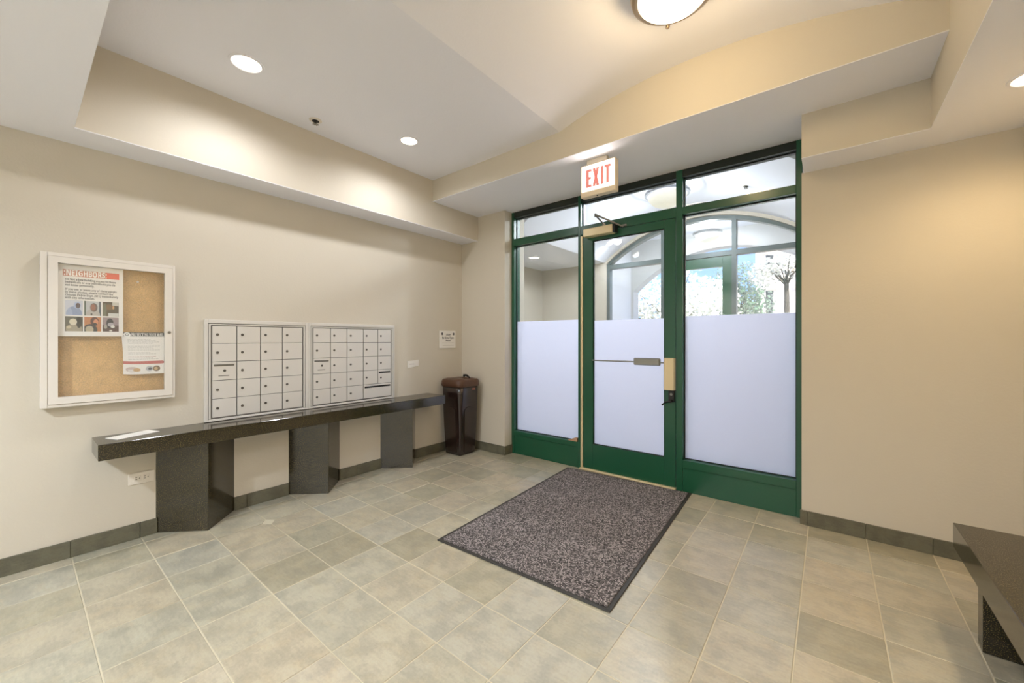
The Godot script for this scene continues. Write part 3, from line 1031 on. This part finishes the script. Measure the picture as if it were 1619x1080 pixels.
# ------------------------------------------------------------------ granite wall shelf
func shelf():
	var o := Vector3(XL, 0, -1.6)
	var s := thing("wall_shelf", "long dark granite shelf below the mailboxes on three wedge supports", "shelf", o)
	part(s, "slab", bx(o, XL, -3.27, 0.609, 0.7035, -2.93, -0.294, 0.003), M.granite)
	for z in [[-0.593, -0.823, -1.046], [-1.44, -1.661, -1.885], [-2.317, -2.533, -2.75]]:
		var g := G.new(o)
		g.prism([Vector3(XL, 0, z[0]), Vector3(-3.326, 0, z[1] + 0.002), Vector3(-3.326, 0, z[1] - 0.002), Vector3(XL, 0, z[2])], Vector3(0, 0.6088, 0))
		part(s, "support", g.done(), M.granite)
	# envelope lying on it
	var e := Vector3(-3.452, 0.7036, -0.466)
	var g := G.new(e)
	var a := [Vector3(-3.455, 0.7045, -0.341), Vector3(-3.347, 0.7045, -0.381), Vector3(-3.440, 0.7045, -0.592), Vector3(-3.552, 0.7045, -0.551)]
	g.prism(a, Vector3(0, 0.0022, 0))
	one("envelope", g.done(), M.paper, e, "white envelope lying on the left end of the granite shelf", "envelope")

# ------------------------------------------------------------------ notice board
func ell(img: Image, cx: float, cy: float, rx: float, ry: float, c: Color):
	for y in range(maxi(0, int(cy - ry)), mini(img.get_height(), int(cy + ry) + 1)):
		for x in range(maxi(0, int(cx - rx)), mini(img.get_width(), int(cx + rx) + 1)):
			var u := (x - cx) / rx
			var v := (y - cy) / ry
			if u * u + v * v <= 1.0:
				img.set_pixel(x, y, c)

func snapshot(img: Image, x: int, y: int, w: int, h: int, k: int):
	var s := Image.create(w, h, false, Image.FORMAT_RGB8)
	var bg := [rgb(206, 206, 214), rgb(196, 196, 196), rgb(88, 70, 50), rgb(104, 96, 80), rgb(196, 126, 78), rgb(160, 140, 142)]
	s.fill(bg[k])
	match k:
		0:
			ell(s, w * 0.5, h * 0.9, w * 0.44, h * 0.5, rgb(150, 160, 190))
			ell(s, w * 0.25, h * 0.95, w * 0.16, h * 0.45, rgb(172, 180, 204))
			ell(s, w * 0.68, h * 0.32, w * 0.2, h * 0.24, rgb(176, 186, 214))
			ell(s, w * 0.72, h * 0.34, w * 0.13, h * 0.18, rgb(92, 72, 76))
		1:
			s.fill_rect(Rect2i(0, 0, int(w * 0.09), h), rgb(70, 84, 70))
			s.fill_rect(Rect2i(int(w * 0.86), 0, int(w * 0.14), h), rgb(92, 98, 106))
			ell(s, w * 0.5, h * 0.95, w * 0.42, h * 0.42, rgb(186, 178, 172))
			ell(s, w * 0.56, h * 0.42, w * 0.22, h * 0.3, rgb(112, 92, 84))
			ell(s, w * 0.52, h * 0.42, w * 0.15, h * 0.22, rgb(158, 100, 78))
			ell(s, w * 0.42, h * 0.9, w * 0.05, h * 0.08, rgb(70, 62, 62))
		2:
			s.fill_rect(Rect2i(int(w * 0.6), 0, int(w * 0.4), int(h * 0.25)), rgb(206, 200, 190))
			ell(s, w * 0.4, h * 0.36, w * 0.28, h * 0.2, rgb(124, 90, 52))
			ell(s, w * 0.12, h * 0.6, w * 0.12, h * 0.5, rgb(112, 110, 88))
			s.fill_rect(Rect2i(int(w * 0.35), int(h * 0.78), int(w * 0.65), int(h * 0.22)), rgb(214, 210, 204))
			ell(s, w * 0.66, h * 0.38, w * 0.06, h * 0.12, rgb(210, 160, 110))
		3:
			ell(s, w * 0.5, h * 0.85, w * 0.46, h * 0.35, rgb(168, 154, 132))
			ell(s, w * 0.78, h * 0.36, w * 0.16, h * 0.4, rgb(58, 44, 32))
			ell(s, w * 0.45, h * 0.36, w * 0.22, h * 0.22, rgb(222, 210, 186))
			ell(s, w * 0.2, h * 0.72, w * 0.14, h * 0.1, rgb(206, 190, 160))
		4:
			ell(s, w * 0.35, h * 0.9, w * 0.42, h * 0.42, rgb(50, 42, 42))
			ell(s, w * 0.3, h * 0.86, w * 0.24, h * 0.26, rgb(186, 170, 144))
			ell(s, w * 0.6, h * 0.3, w * 0.25, h * 0.3, rgb(90, 40, 32))
			ell(s, w * 0.68, h * 0.34, w * 0.15, h * 0.2, rgb(214, 140, 100))
			ell(s, w * 0.62, h * 0.5, w * 0.13, h * 0.1, rgb(50, 36, 34))
		5:
			s.fill_rect(Rect2i(0, int(h * 0.55), w, int(h * 0.45)), rgb(92, 62, 58))
			ell(s, w * 0.45, h * 0.4, w * 0.22, h * 0.34, rgb(50, 40, 48))
			ell(s, w * 0.5, h * 0.5, w * 0.2, h * 0.14, rgb(182, 172, 176))
			ell(s, w * 0.62, h * 0.64, w * 0.13, h * 0.1, rgb(226, 222, 216))
			ell(s, w * 0.18, h * 0.66, w * 0.1, h * 0.14, rgb(170, 160, 150))
			ell(s, w * 0.5, h * 0.92, w * 0.1, h * 0.05, rgb(220, 214, 206))
	img.blit_rect(s, Rect2i(0, 0, w, h), Vector2i(x, y))

func lettering(parent: Node3D, s: String, at: Vector3, height: float, mt: Material, width := 0.0, bold := false, serif := false):
	# text on the left wall: faces +x, runs towards -z; at = left end, middle height
	var tm := text_mesh(s, height, bold, serif)
	var i := part(parent, "lettering", tm, mt, at)
	i.rotation.y = PI / 2
	if width > 0.0:
		var w := tm.get_aabb().size.x
		if w > 0.001:
			i.scale.x = width / w

func notice_board():
	var o := Vector3(XL, 0.9145, -0.383)
	var b := thing("notice_board", "white framed glazed cork notice board on the left wall", "notice board", o)
	var xf := -3.495
	var za := -0.0855
	var zb := -0.681
	var y0 := 0.9145
	var y1 := 1.813
	var g := G.new(o)
	# outer case: four sides
	g.box(Vector3(XL, y0, za - 0.028), Vector3(xf, y1, za), 0.002)
	g.box(Vector3(XL, y0, zb), Vector3(xf, y1, zb + 0.014), 0.002)
	g.box(Vector3(XL, y1 - 0.02, zb + 0.014), Vector3(xf, y1, za - 0.028), 0.002)
	g.box(Vector3(XL, y0, zb + 0.014), Vector3(xf, y0 + 0.018, za - 0.028), 0.002)
	part(b, "case", g.done(), M.frame)
	# hinged door frame with mitred bars
	var dz0 := za - 0.0295
	var dz1 := zb + 0.0155
	var dy0 := y0 + 0.0195
	var dy1 := y1 - 0.0215
	var oz0 := -0.1525
	var oz1 := -0.627
	var oy0 := 0.973
	var oy1 := 1.756
	var xb := -3.525
	var xd := xf + 0.006
	var fr := [[Vector3(xd, dy0, dz0), Vector3(xd, dy1, dz0), Vector3(xd, oy1, oz0), Vector3(xd, oy0, oz0)], [Vector3(xd, dy1, dz0), Vector3(xd, dy1, dz1), Vector3(xd, oy1, oz1), Vector3(xd, oy1, oz0)], [Vector3(xd, dy1, dz1), Vector3(xd, dy0, dz1), Vector3(xd, oy0, oz1), Vector3(xd, oy1, oz1)], [Vector3(xd, dy0, dz1), Vector3(xd, dy0, dz0), Vector3(xd, oy0, oz0), Vector3(xd, oy0, oz1)]]
	var df: MeshInstance3D
	for k in 4:
		g = G.new(o)
		g.prism(fr[k], Vector3(xb - xd, 0, 0))
		df = part(b, "door_rail", g.done(), M.frame)
	g = G.new(o)
	g.lathe(Vector3(xd, 1.357, -0.649), [Vector2(0.009, 0.0), Vector2(0.009, 0.004), Vector2(0.0, 0.004)], 16, Basis(Vector3(0, 0, 1), -PI / 2))
	part(b, "lock", g.done(), M.steel, Vector3.ZERO, "round cam lock")
	var ci := Image.create(256, 256, false, Image.FORMAT_RGB8)
	var n := noise(61, 0.12, 4)
	var n2 := noise(62, 0.012, 3)
	for y in 256:
		for x in 256:
			var v := n.get_noise_2d(x, y)
			var u := n2.get_noise_2d(x, y)
			ci.set_pixel(x, y, Color(0.84, 0.685, 0.465) * (1.0 + 0.12 * v + 0.06 * u))
	var cm: StandardMaterial3D = mat(Color.WHITE, 0.85)
	cm.albedo_texture = tex(ci)
	tri_map(cm, 0.3)
	part(b, "cork_panel", bx(o, XL + 0.001, -3.555, dy0, dy1, dz1, dz0), cm)
	part(b, "glass_pane", bx(o, -3.5115, -3.5085, oy0 - 0.01, oy1 + 0.01, oz1 - 0.01, oz0 + 0.01), M.glass)
	# push pin
	g = G.new(Vector3(-3.555, 1.688, -0.50))
	g.lathe(Vector3(-3.555, 1.688, -0.50), [Vector2(0.0045, 0.0), Vector2(0.003, 0.006), Vector2(0.0055, 0.012), Vector2(0.0, 0.013)], 12, Basis(Vector3(0, 0, 1), -PI / 2))
	one("push_pin", g.done(), M.plate, Vector3(-3.555, 1.688, -0.50), "white push pin in bare cork right of the big poster", "pin")
	# big poster
	var pz0 := -0.1535
	var pz1 := -0.4275
	var py0 := 1.329
	var py1 := 1.7550
	var po := Vector3(-3.5145, py0, (pz0 + pz1) * 0.5)
	var W := 560
	var H := 866
	var img := Image.create(W, H, false, Image.FORMAT_RGB8)
	img.fill(rgb(238, 232, 226))
	img.fill_rect(Rect2i(38, 62, 484, 78), rgb(206, 142, 120))
	img.fill_rect(Rect2i(400, 62, 122, 78), rgb(226, 88, 58))
	for k in 6:
		snapshot(img, 56 + (k % 3) * 158, 430 + (k / 3) * 196, 146, 180, k)
	var pm: StandardMaterial3D = mat(Color.WHITE, 0.65)
	pm.albedo_texture = tex(img)
	var p := thing("poster", "large neighbourhood warning poster with six small photographs", "poster", po)
	g = G.new(po)
	g.quaduv(Vector3(-3.5135, py0, pz0), Vector3(-3.5135, py0, pz1), Vector3(-3.5135, py1, pz1), Vector3(-3.5135, py1, pz0))
	part(p, "print", g.done(), pm)
	part(p, "sheet", bx(po, -3.5145, -3.5136, py0, py1, pz1, pz0), M.paper)
	var sc := (py1 - py0) / H
	var xt := -3.5134
	var wl: StandardMaterial3D = mat(rgb(250, 246, 240), 0.7)
	var put := func(s: String, px: float, py: float, hgt: float, mt: Material, wpx: float, bold: bool):
		lettering(p, s, Vector3(xt, py1 - py * sc, pz0 - px * sc) - po, hgt * sc, mt, wpx * sc, bold)
	put.call(":NEIGHBORS:", 44, 100, 96, wl, 360, true)
	var rows := [["Do Not allow building access to these", 178, 430], ["individuals or any individuals you do", 212, 425], ["not know personally.", 246, 240], ["If you see or know any of these people", 298, 440], ["in these photos, please contact the", 332, 405], ["Chicago Police Dept. (911) immediately", 366, 452], ["with any information.", 400, 245]]
	for r in rows:
		put.call(r[0], 56, r[1], 34, M.ink, r[2], true)
	# small poster, its lower left edge curling away from the glass
	var qz0 := -0.4185
	var qz1 := -0.6262
	var qy0 := 1.082
	var qy1 := 1.356
	var qo := Vector3(-3.516, qy0, (qz0 + qz1) * 0.5)
	W = 512
	H = 634
	img = Image.create(W, H, false, Image.FORMAT_RGB8)
	img.fill(rgb(240, 235, 230))
	img.fill_rect(Rect2i(0, 0, W, 62), rgb(66, 62, 66))
	ell(img, 60, 38, 40, 36, rgb(238, 236, 232))
	ell(img, 60, 36, 20, 18, rgb(90, 88, 92))
	ell(img, 60, 36, 13, 11, rgb(238, 236, 232))
	rng.seed = 4
	for k in 16:
		var yy := 104 + k * 20
		if k in [4, 9, 12]:
			continue
		var xx := 60
		var end := 60 + rng.randi_range(250, 380)
		while xx < end:
			var ww := rng.randi_range(8, 32)
			img.fill_rect(Rect2i(xx, yy, ww, 5), rgb(176, 120, 118) if k == 13 else rgb(172, 166, 164))
			xx += ww + 7
	img.fill_rect(Rect2i(0, 436, 470, 44), rgb(196, 106, 100))
	for k in 44:
		img.fill_rect(Rect2i(470, 436 + k, 22 - absi(k - 22), 1), rgb(176, 80, 76))
	ell(img, 110, 560, 80, 40, rgb(206, 188, 182))
	img.fill_rect(Rect2i(60, 560, 110, 34), rgb(222, 216, 212))
	ell(img, 165, 566, 44, 26, rgb(204, 166, 122))
	ell(img, 310, 550, 44, 40, rgb(190, 188, 192))
	ell(img, 316, 552, 22, 20, rgb(96, 92, 98))
	ell(img, 392, 552, 44, 42, rgb(128, 104, 78))
	ell(img, 386, 552, 22, 24, rgb(206, 172, 132))
	pm = mat(Color.WHITE, 0.65)
	pm.albedo_texture = tex(img)
	p = thing("poster", "smaller mail safety poster with a curled corner and red arrow", "poster", qo)
	g = G.new(qo)
	g.smooth(1)
	var N := 10
	var at := func(i: int, j: int) -> Vector3:
		var u := float(i) / N
		var v := float(j) / N
		var lift := pow(maxf(0.0, 1.0 - u * 2.2), 2.0) * (1.0 - v * 0.8)
		var narrow := -0.006 * sin(v * PI) * (1.0 - u)
		return Vector3(-3.516 - 0.02 * lift, lerpf(qy0, qy1, v) + 0.005 * lift, lerpf(qz0, qz1, u) + narrow - 0.012 * lift * (1.0 - v))
	for i in N:
		for j in N:
			var A: Vector3 = at.call(i, j)
			var B: Vector3 = at.call(i + 1, j)
			var C: Vector3 = at.call(i + 1, j + 1)
			var D: Vector3 = at.call(i, j + 1)
			var ua := Vector2(0.94 * i / N, 1.0 - float(j) / N)
			var ub := Vector2(0.94 * (i + 1) / N, 1.0 - float(j) / N)
			var uc := Vector2(0.94 * (i + 1) / N, 1.0 - float(j + 1) / N)
			var ud := Vector2(0.94 * i / N, 1.0 - float(j + 1) / N)
			g.triuv(A, B, C, ua, ub, uc)
			g.triuv(A, C, D, ua, uc, ud)
	part(p, "print", g.done(), pm)
	lettering(p, "PROTECTING YOUR MAIL", Vector3(-3.5152, qy1 - 0.0155, qz0 - 0.046) - qo, 0.026, wl, 0.1585, true, true)

func wall_bits():
	# paper notice near the corner
	var o := Vector3(XL, 1.208, -3.222)
	var n := thing("paper_notice", "square white printed notice taped above the trash bin", "notice", o)
	part(n, "sheet", bx(o, XL + 0.001, XL + 0.009, 1.208, 1.415, -3.35, -3.096, 0.002), M.paper)
	var xt := XL + 0.0091
	lettering(n, "STOP!", Vector3(xt, 1.366, -3.196) - o, 0.034, M.ink, 0.07, true)
	lettering(n, "No Menu Flyers", Vector3(xt, 1.331, -3.133) - o, 0.034, M.ink, 0.182, true)
	lettering(n, "Please", Vector3(xt, 1.298, -3.188) - o, 0.034, M.ink, 0.075, true)
	var faint: StandardMaterial3D = mat(rgb(168, 162, 156), 0.8)
	part(n, "print_line", bx(o, xt, xt + 0.0003, 1.268, 1.272, -3.32, -3.13), faint)
	part(n, "print_line", bx(o, xt, xt + 0.0003, 1.240, 1.243, -3.32, -3.14), faint)
	for zc in [-3.135, -3.315]:
		var g := G.new(o)
		var q := []
		for k in 20:
			var a := TAU * k / 20
			var r := 0.019 if k % 2 == 0 else 0.015
			q.append(Vector3(xt, 1.378 + sin(a) * r, zc + cos(a) * r * 0.8))
		g.prism(q, Vector3(0.0004, 0, 0))
		part(n, "printed_emblem", g.done(), mat(rgb(96, 92, 92), 0.8))
	# small label plate between mailboxes and notice
	o = Vector3(XL, 1.002, -2.72)
	n = thing("label_card", "small white label card on the wall right of the mailboxes", "label", o)
	var g := G.new(o)
	g.prism([Vector3(XL + 0.001, 1.003, -2.646), Vector3(XL + 0.001, 1.012, -2.752), Vector3(XL + 0.001, 1.081, -2.752), Vector3(XL + 0.001, 1.076, -2.646)], Vector3(0.004, 0, 0))
	part(n, "card", g.done(), M.paper)
	g = G.new(o)
	g.prism([Vector3(XL + 0.001, 1.015, -2.750), Vector3(XL + 0.001, 1.018, -2.795), Vector3(XL + 0.001, 1.086, -2.795), Vector3(XL + 0.001, 1.084, -2.750)], Vector3(0.003, 0, 0))
	part(n, "side_tab", g.done(), M.paper)
	part(n, "print_line", bx(o, XL + 0.0052, XL + 0.0056, 1.040, 1.045, -2.735, -2.672), mat(rgb(168, 160, 164), 0.8))
	# power outlet
	o = Vector3(XL, 0.394, -0.5215)
	var u := thing("power_outlet", "white duplex power outlet set sideways under the shelf's left end", "outlet", o)
	part(u, "cover_plate", bx(o, XL, XL + 0.006, 0.355, 0.433, -0.587, -0.456, 0.0025), M.plate)
	for zc in [-0.5015, -0.5435]:
		var r := part(u, "receptacle", bx(o, XL + 0.005, XL + 0.0085, 0.378, 0.410, zc - 0.0165, zc + 0.0165, 0.0015), M.plate)
		for s in [[0.401, 0.007], [0.388, 0.007]]:
			part(r, "slot", bx(o, XL + 0.0083, XL + 0.0088, s[0] - 0.0015, s[0] + 0.0015, zc + 0.002, zc + 0.011), M.darkslot)
		part(r, "slot", bx(o, XL + 0.0083, XL + 0.0088, 0.392, 0.397, zc - 0.011, zc - 0.006), M.darkslot)

# ------------------------------------------------------------------ trash bin
func rsq(c: Vector3, h: float, r: float, seg := 6) -> Array:
	var out := []
	for q in 4:
		var a0 := q * PI / 2
		var cx: float = [1, -1, -1, 1][q] * (h - r)
		var cz: float = [1, 1, -1, -1][q] * (h - r)
		for k in seg + 1:
			var a := a0 + PI / 2 * k / seg
			out.append(c + Vector3(cx + cos(a) * r, 0, cz + sin(a) * r))
	return out

func loft(g: G, rings: Array, cap0: bool, cap1: bool):
	for i in rings.size() - 1:
		var n: int = rings[i].size()
		for k in n:
			var l := (k + 1) % n
			g.quad(rings[i][l], rings[i][k], rings[i + 1][k], rings[i + 1][l])
	for e in [[cap0, 0, 1], [cap1, rings.size() - 1, -1]]:
		if e[0]:
			var ring: Array = rings[e[1]]
			var c := Vector3.ZERO
			for p in ring:
				c += p
			c /= ring.size()
			for k in ring.size():
				var l := (k + 1) % ring.size()
				if e[2] > 0:
					g.tri(c, ring[k], ring[l])
				else:
					g.tri(c, ring[l], ring[k])

func bin():
	var o := Vector3(-3.352, 0, -3.232)
	var t := thing("trash_bin", "tall brown plastic trash bin with a domed lid in the corner", "trash bin", o)
	var pm: StandardMaterial3D = mat(rgb(36, 21, 18), 0.22, 0, 0.65)
	var lidm: StandardMaterial3D = mat(rgb(82, 52, 35), 0.3, 0, 0.5)
	var g := G.new()
	g.smooth(1)
	var rings := []
	for k in 9:
		var v := k / 8.0
		rings.append(rsq(Vector3(0, 0.004 + 0.79 * v, 0), lerpf(0.122, 0.166, v), lerpf(0.016, 0.075, v * v)))
	loft(g, rings, true, true)
	part(t, "body", g.done(), pm)
	# raised arched panel on the two faces that look into the room
	for s in 2:
		g = G.new()
		var pts := []
		var lean := (0.166 - 0.122) / 0.79
		var f := func(u: float, y: float) -> Vector3:
			var d := 0.1225 + lean * y
			return Vector3(d, y, u) if s == 0 else Vector3(u, y, d)
		pts = [f.call(-0.062, 0.03), f.call(0.062, 0.03), f.call(0.082, 0.47)]
		for k in 9:
			var a := PI * k / 8.0
			pts.append(f.call(0.082 * cos(a), 0.50 + 0.05 * sin(a)))
		pts.append(f.call(-0.082, 0.47))
		g.prism(pts, Vector3(0.006, 0, 0) if s == 0 else Vector3(0, 0, 0.006))
		part(t, "raised_panel", g.done(), pm)
	g = G.new()
	g.smooth(1)
	rings = []
	for q in [[0.775, 0.176, 0.085], [0.79, 0.182, 0.09], [0.835, 0.180, 0.095], [0.853, 0.172, 0.095], [0.860, 0.155, 0.09]]:
		rings.append(rsq(Vector3(0, q[0], 0), q[1], q[2]))
	loft(g, rings, true, true)
	# two rounded lobes of the lid with a dip between them
	var lid := part(t, "lid", g.done(), lidm)
	g = G.new()
	var pr := []
	for k in 9:
		var a := PI / 2 * k / 8.0
		pr.append(Vector2(cos(a), sin(a) * 0.014))
	pr.insert(0, Vector2(1.0, -0.01))
	g.lathe(Vector3(0, 0.858, -0.075), pr, 28, Basis(), 0.15, 0.078)
	g.lathe(Vector3(0, 0.858, 0.080), pr, 28, Basis(), 0.15, 0.070)
	part(lid, "dome", g.done(), lidm)
	g = G.new()
	g.tube([Vector3(-0.05, 0.865, -0.11), Vector3(0.0, 0.892, -0.06), Vector3(0.06, 0.895, -0.045), Vector3(0.11, 0.868, -0.045)], [0.008, 0.012, 0.012, 0.008], 10)
	part(lid, "handle", g.done(), M.black)
	part(t, "maker_badge", bx(Vector3.ZERO, 0.163, 0.171, 0.735, 0.757, -0.075, -0.025, 0.003), mat(rgb(150, 96, 84), 0.35))

# ------------------------------------------------------------------ exit sign
func exit_sign():
	var o := Vector3(-1.448, 2.475, -2.94)
	var t := thing("exit_sign", "lit white EXIT sign with red letters hung before the entrance", "sign", o)
	var zf := -2.91
	part(t, "housing", bx(o, -1.600, -1.296, 2.476, 2.735, -2.972, zf, 0.004), mat(rgb(226, 212, 188), 0.45))
	part(t, "canopy", bx(o, -1.552, -1.372, 2.735, HF, -2.962, -2.92, 0.004), mat(rgb(222, 212, 194), 0.45))
	var fm := glow(1.15, Color(1, 1, 0.98))
	part(t, "face_panel", bx(o, -1.588, -1.303, 2.517, 2.725, zf, zf + 0.003, 0.001), fm)
	part(t, "test_button", bx(o, -1.462, -1.452, 2.468, 2.477, -2.93, -2.92, 0.002), M.black)
	var red: StandardMaterial3D = mat(rgb(186, 104, 94), 0.5)
	red.emission_enabled = true
	red.emission = rgb(208, 134, 124)
	red.emission_energy_multiplier = 0.62
	var y0 := 2.546
	var y1 := 2.690
	var za := zf + 0.003
	var put := func(polys: Array):
		var g := G.new(o)
		for q in polys:
			var pts := []
			for v in q:
				pts.append(Vector3(v[0], v[1], za))
			g.prism(pts, Vector3(0, 0, 0.0025))
		part(t, "letter", g.done(), red)
	var r := func(x0: float, x1: float, a: float, b: float) -> Array:
		return [[x0, a], [x1, a], [x1, b], [x0, b]]
	var s := 0.023
	put.call([r.call(-1.546, -1.546 + s, y0, y1), r.call(-1.525, -1.499, y1 - 0.02, y1), r.call(-1.525, -1.504, 2.609, 2.628), r.call(-1.525, -1.499, y0, y0 + 0.02)])
	put.call([[[-1.488, y0], [-1.465, y0], [-1.431, y1], [-1.454, y1]], [[-1.454, y0], [-1.431, y0], [-1.465, y1], [-1.488, y1]]])
	put.call([r.call(-1.418, -1.418 + s, y0, y1)])
	put.call([r.call(-1.386, -1.332, y1 - 0.02, y1), r.call(-1.370, -1.349, y0, y1 - 0.02)])
	var l := AreaLight3D.new()
	l.name = "exit_sign_light"
	l.area_size = Vector2(0.28, 0.2)
	l.light_energy = 0.10
	l.light_color = Color(1, 0.95, 0.92)
	l.area_range = 10
	l.area_attenuation = 2
	l.shadow_enabled = true
	l.position = Vector3(-1.445, 2.62, zf + 0.012)
	l.rotation.y = PI
	add_child(l, true)

# ------------------------------------------------------------------ entrance mat and bench
func mat_and_bench():
	var o := Vector3(-1.45, 0.001, -2.645)
	var t := thing("entrance_mat", "large charcoal carpet mat on the slate floor before the door", "mat", o)
	t.rotation.y = 0.05
	var ci := Image.create(512, 512, false, Image.FORMAT_RGB8)
	var bi := Image.create(512, 512, false, Image.FORMAT_R8)
	rng.seed = 77
	var big := noise(78, 0.01, 3)
	for y in 512:
		for x in 512:
			# little loops in staggered rows
			var row := y / 6
			var sh := 3 if row % 2 == 1 else 0
			var lv := sin(fmod(x + sh, 6.0) / 6.0 * PI) * sin(fmod(y, 6.0) / 6.0 * PI)
			var cell := hash(row * 4096 + (x + sh) / 6) % 100
			var tone := 0.30
			if cell < 30:
				tone = 0.66
			elif cell < 55:
				tone = 0.46
			elif cell > 85:
				tone = 0.14
			var v := (tone + 0.05) * (0.62 + 0.6 * lv) + rng.randf() * 0.08 - 0.02 + big.get_noise_2d(x, y) * 0.04
			ci.set_pixel(x, y, Color(v * 1.01, v * 0.965, v * 0.97))
			bi.set_pixel(x, y, Color(lv, 0, 0))
	var cm: StandardMaterial3D = mat(rgb(250, 248, 248), 0.95, 0, 0.2)
	cm.albedo_texture = tex(ci)
	cm.heightmap_enabled = true
	cm.heightmap_texture = tex(bi)
	cm.heightmap_scale = 0.25
	cm.rim_enabled = true
	cm.rim = 0.3
	tri_map(cm, 0.62, false)
	part(t, "carpet", bx(Vector3.ZERO, -0.565, 0.565, 0.002, 0.011, -0.88, 0.88, 0.003), cm)
	var g := G.new()
	var hx := 0.59
	var hz := 0.905
	for r in [[-hx, hx, hz - 0.025, hz], [-hx, hx, -hz, -hz + 0.025], [-hx, -hx + 0.025, -hz + 0.025, hz - 0.025], [hx - 0.025, hx, -hz + 0.025, hz - 0.025]]:
		g.box(Vector3(r[0], 0.0, r[2]), Vector3(r[1], 0.0055, r[3]), 0.0025)
	g.box(Vector3(-hx + 0.025, 0.0, -hz + 0.025), Vector3(hx - 0.025, 0.002, hz - 0.025))
	part(t, "rubber_border", g.done(), mat(rgb(56, 54, 50), 0.6))
	# bench
	o = Vector3(0.69, 0, -1.8)
	var b := thing("bench", "dark polished granite bench along the right wall", "bench", o)
	part(b, "slab", bx(o, 0.4526, XR - 0.001, 0.346, 0.457, -2.7256, -0.75, 0.002), M.granite)
	part(b, "leg", bx(o, 0.503, 0.88, 0.0012, 0.346, -2.59, -2.52, 0.002), M.granite)
	part(b, "leg", bx(o, 0.503, 0.88, 0.0012, 0.346, -1.0, -0.93, 0.002), M.granite)
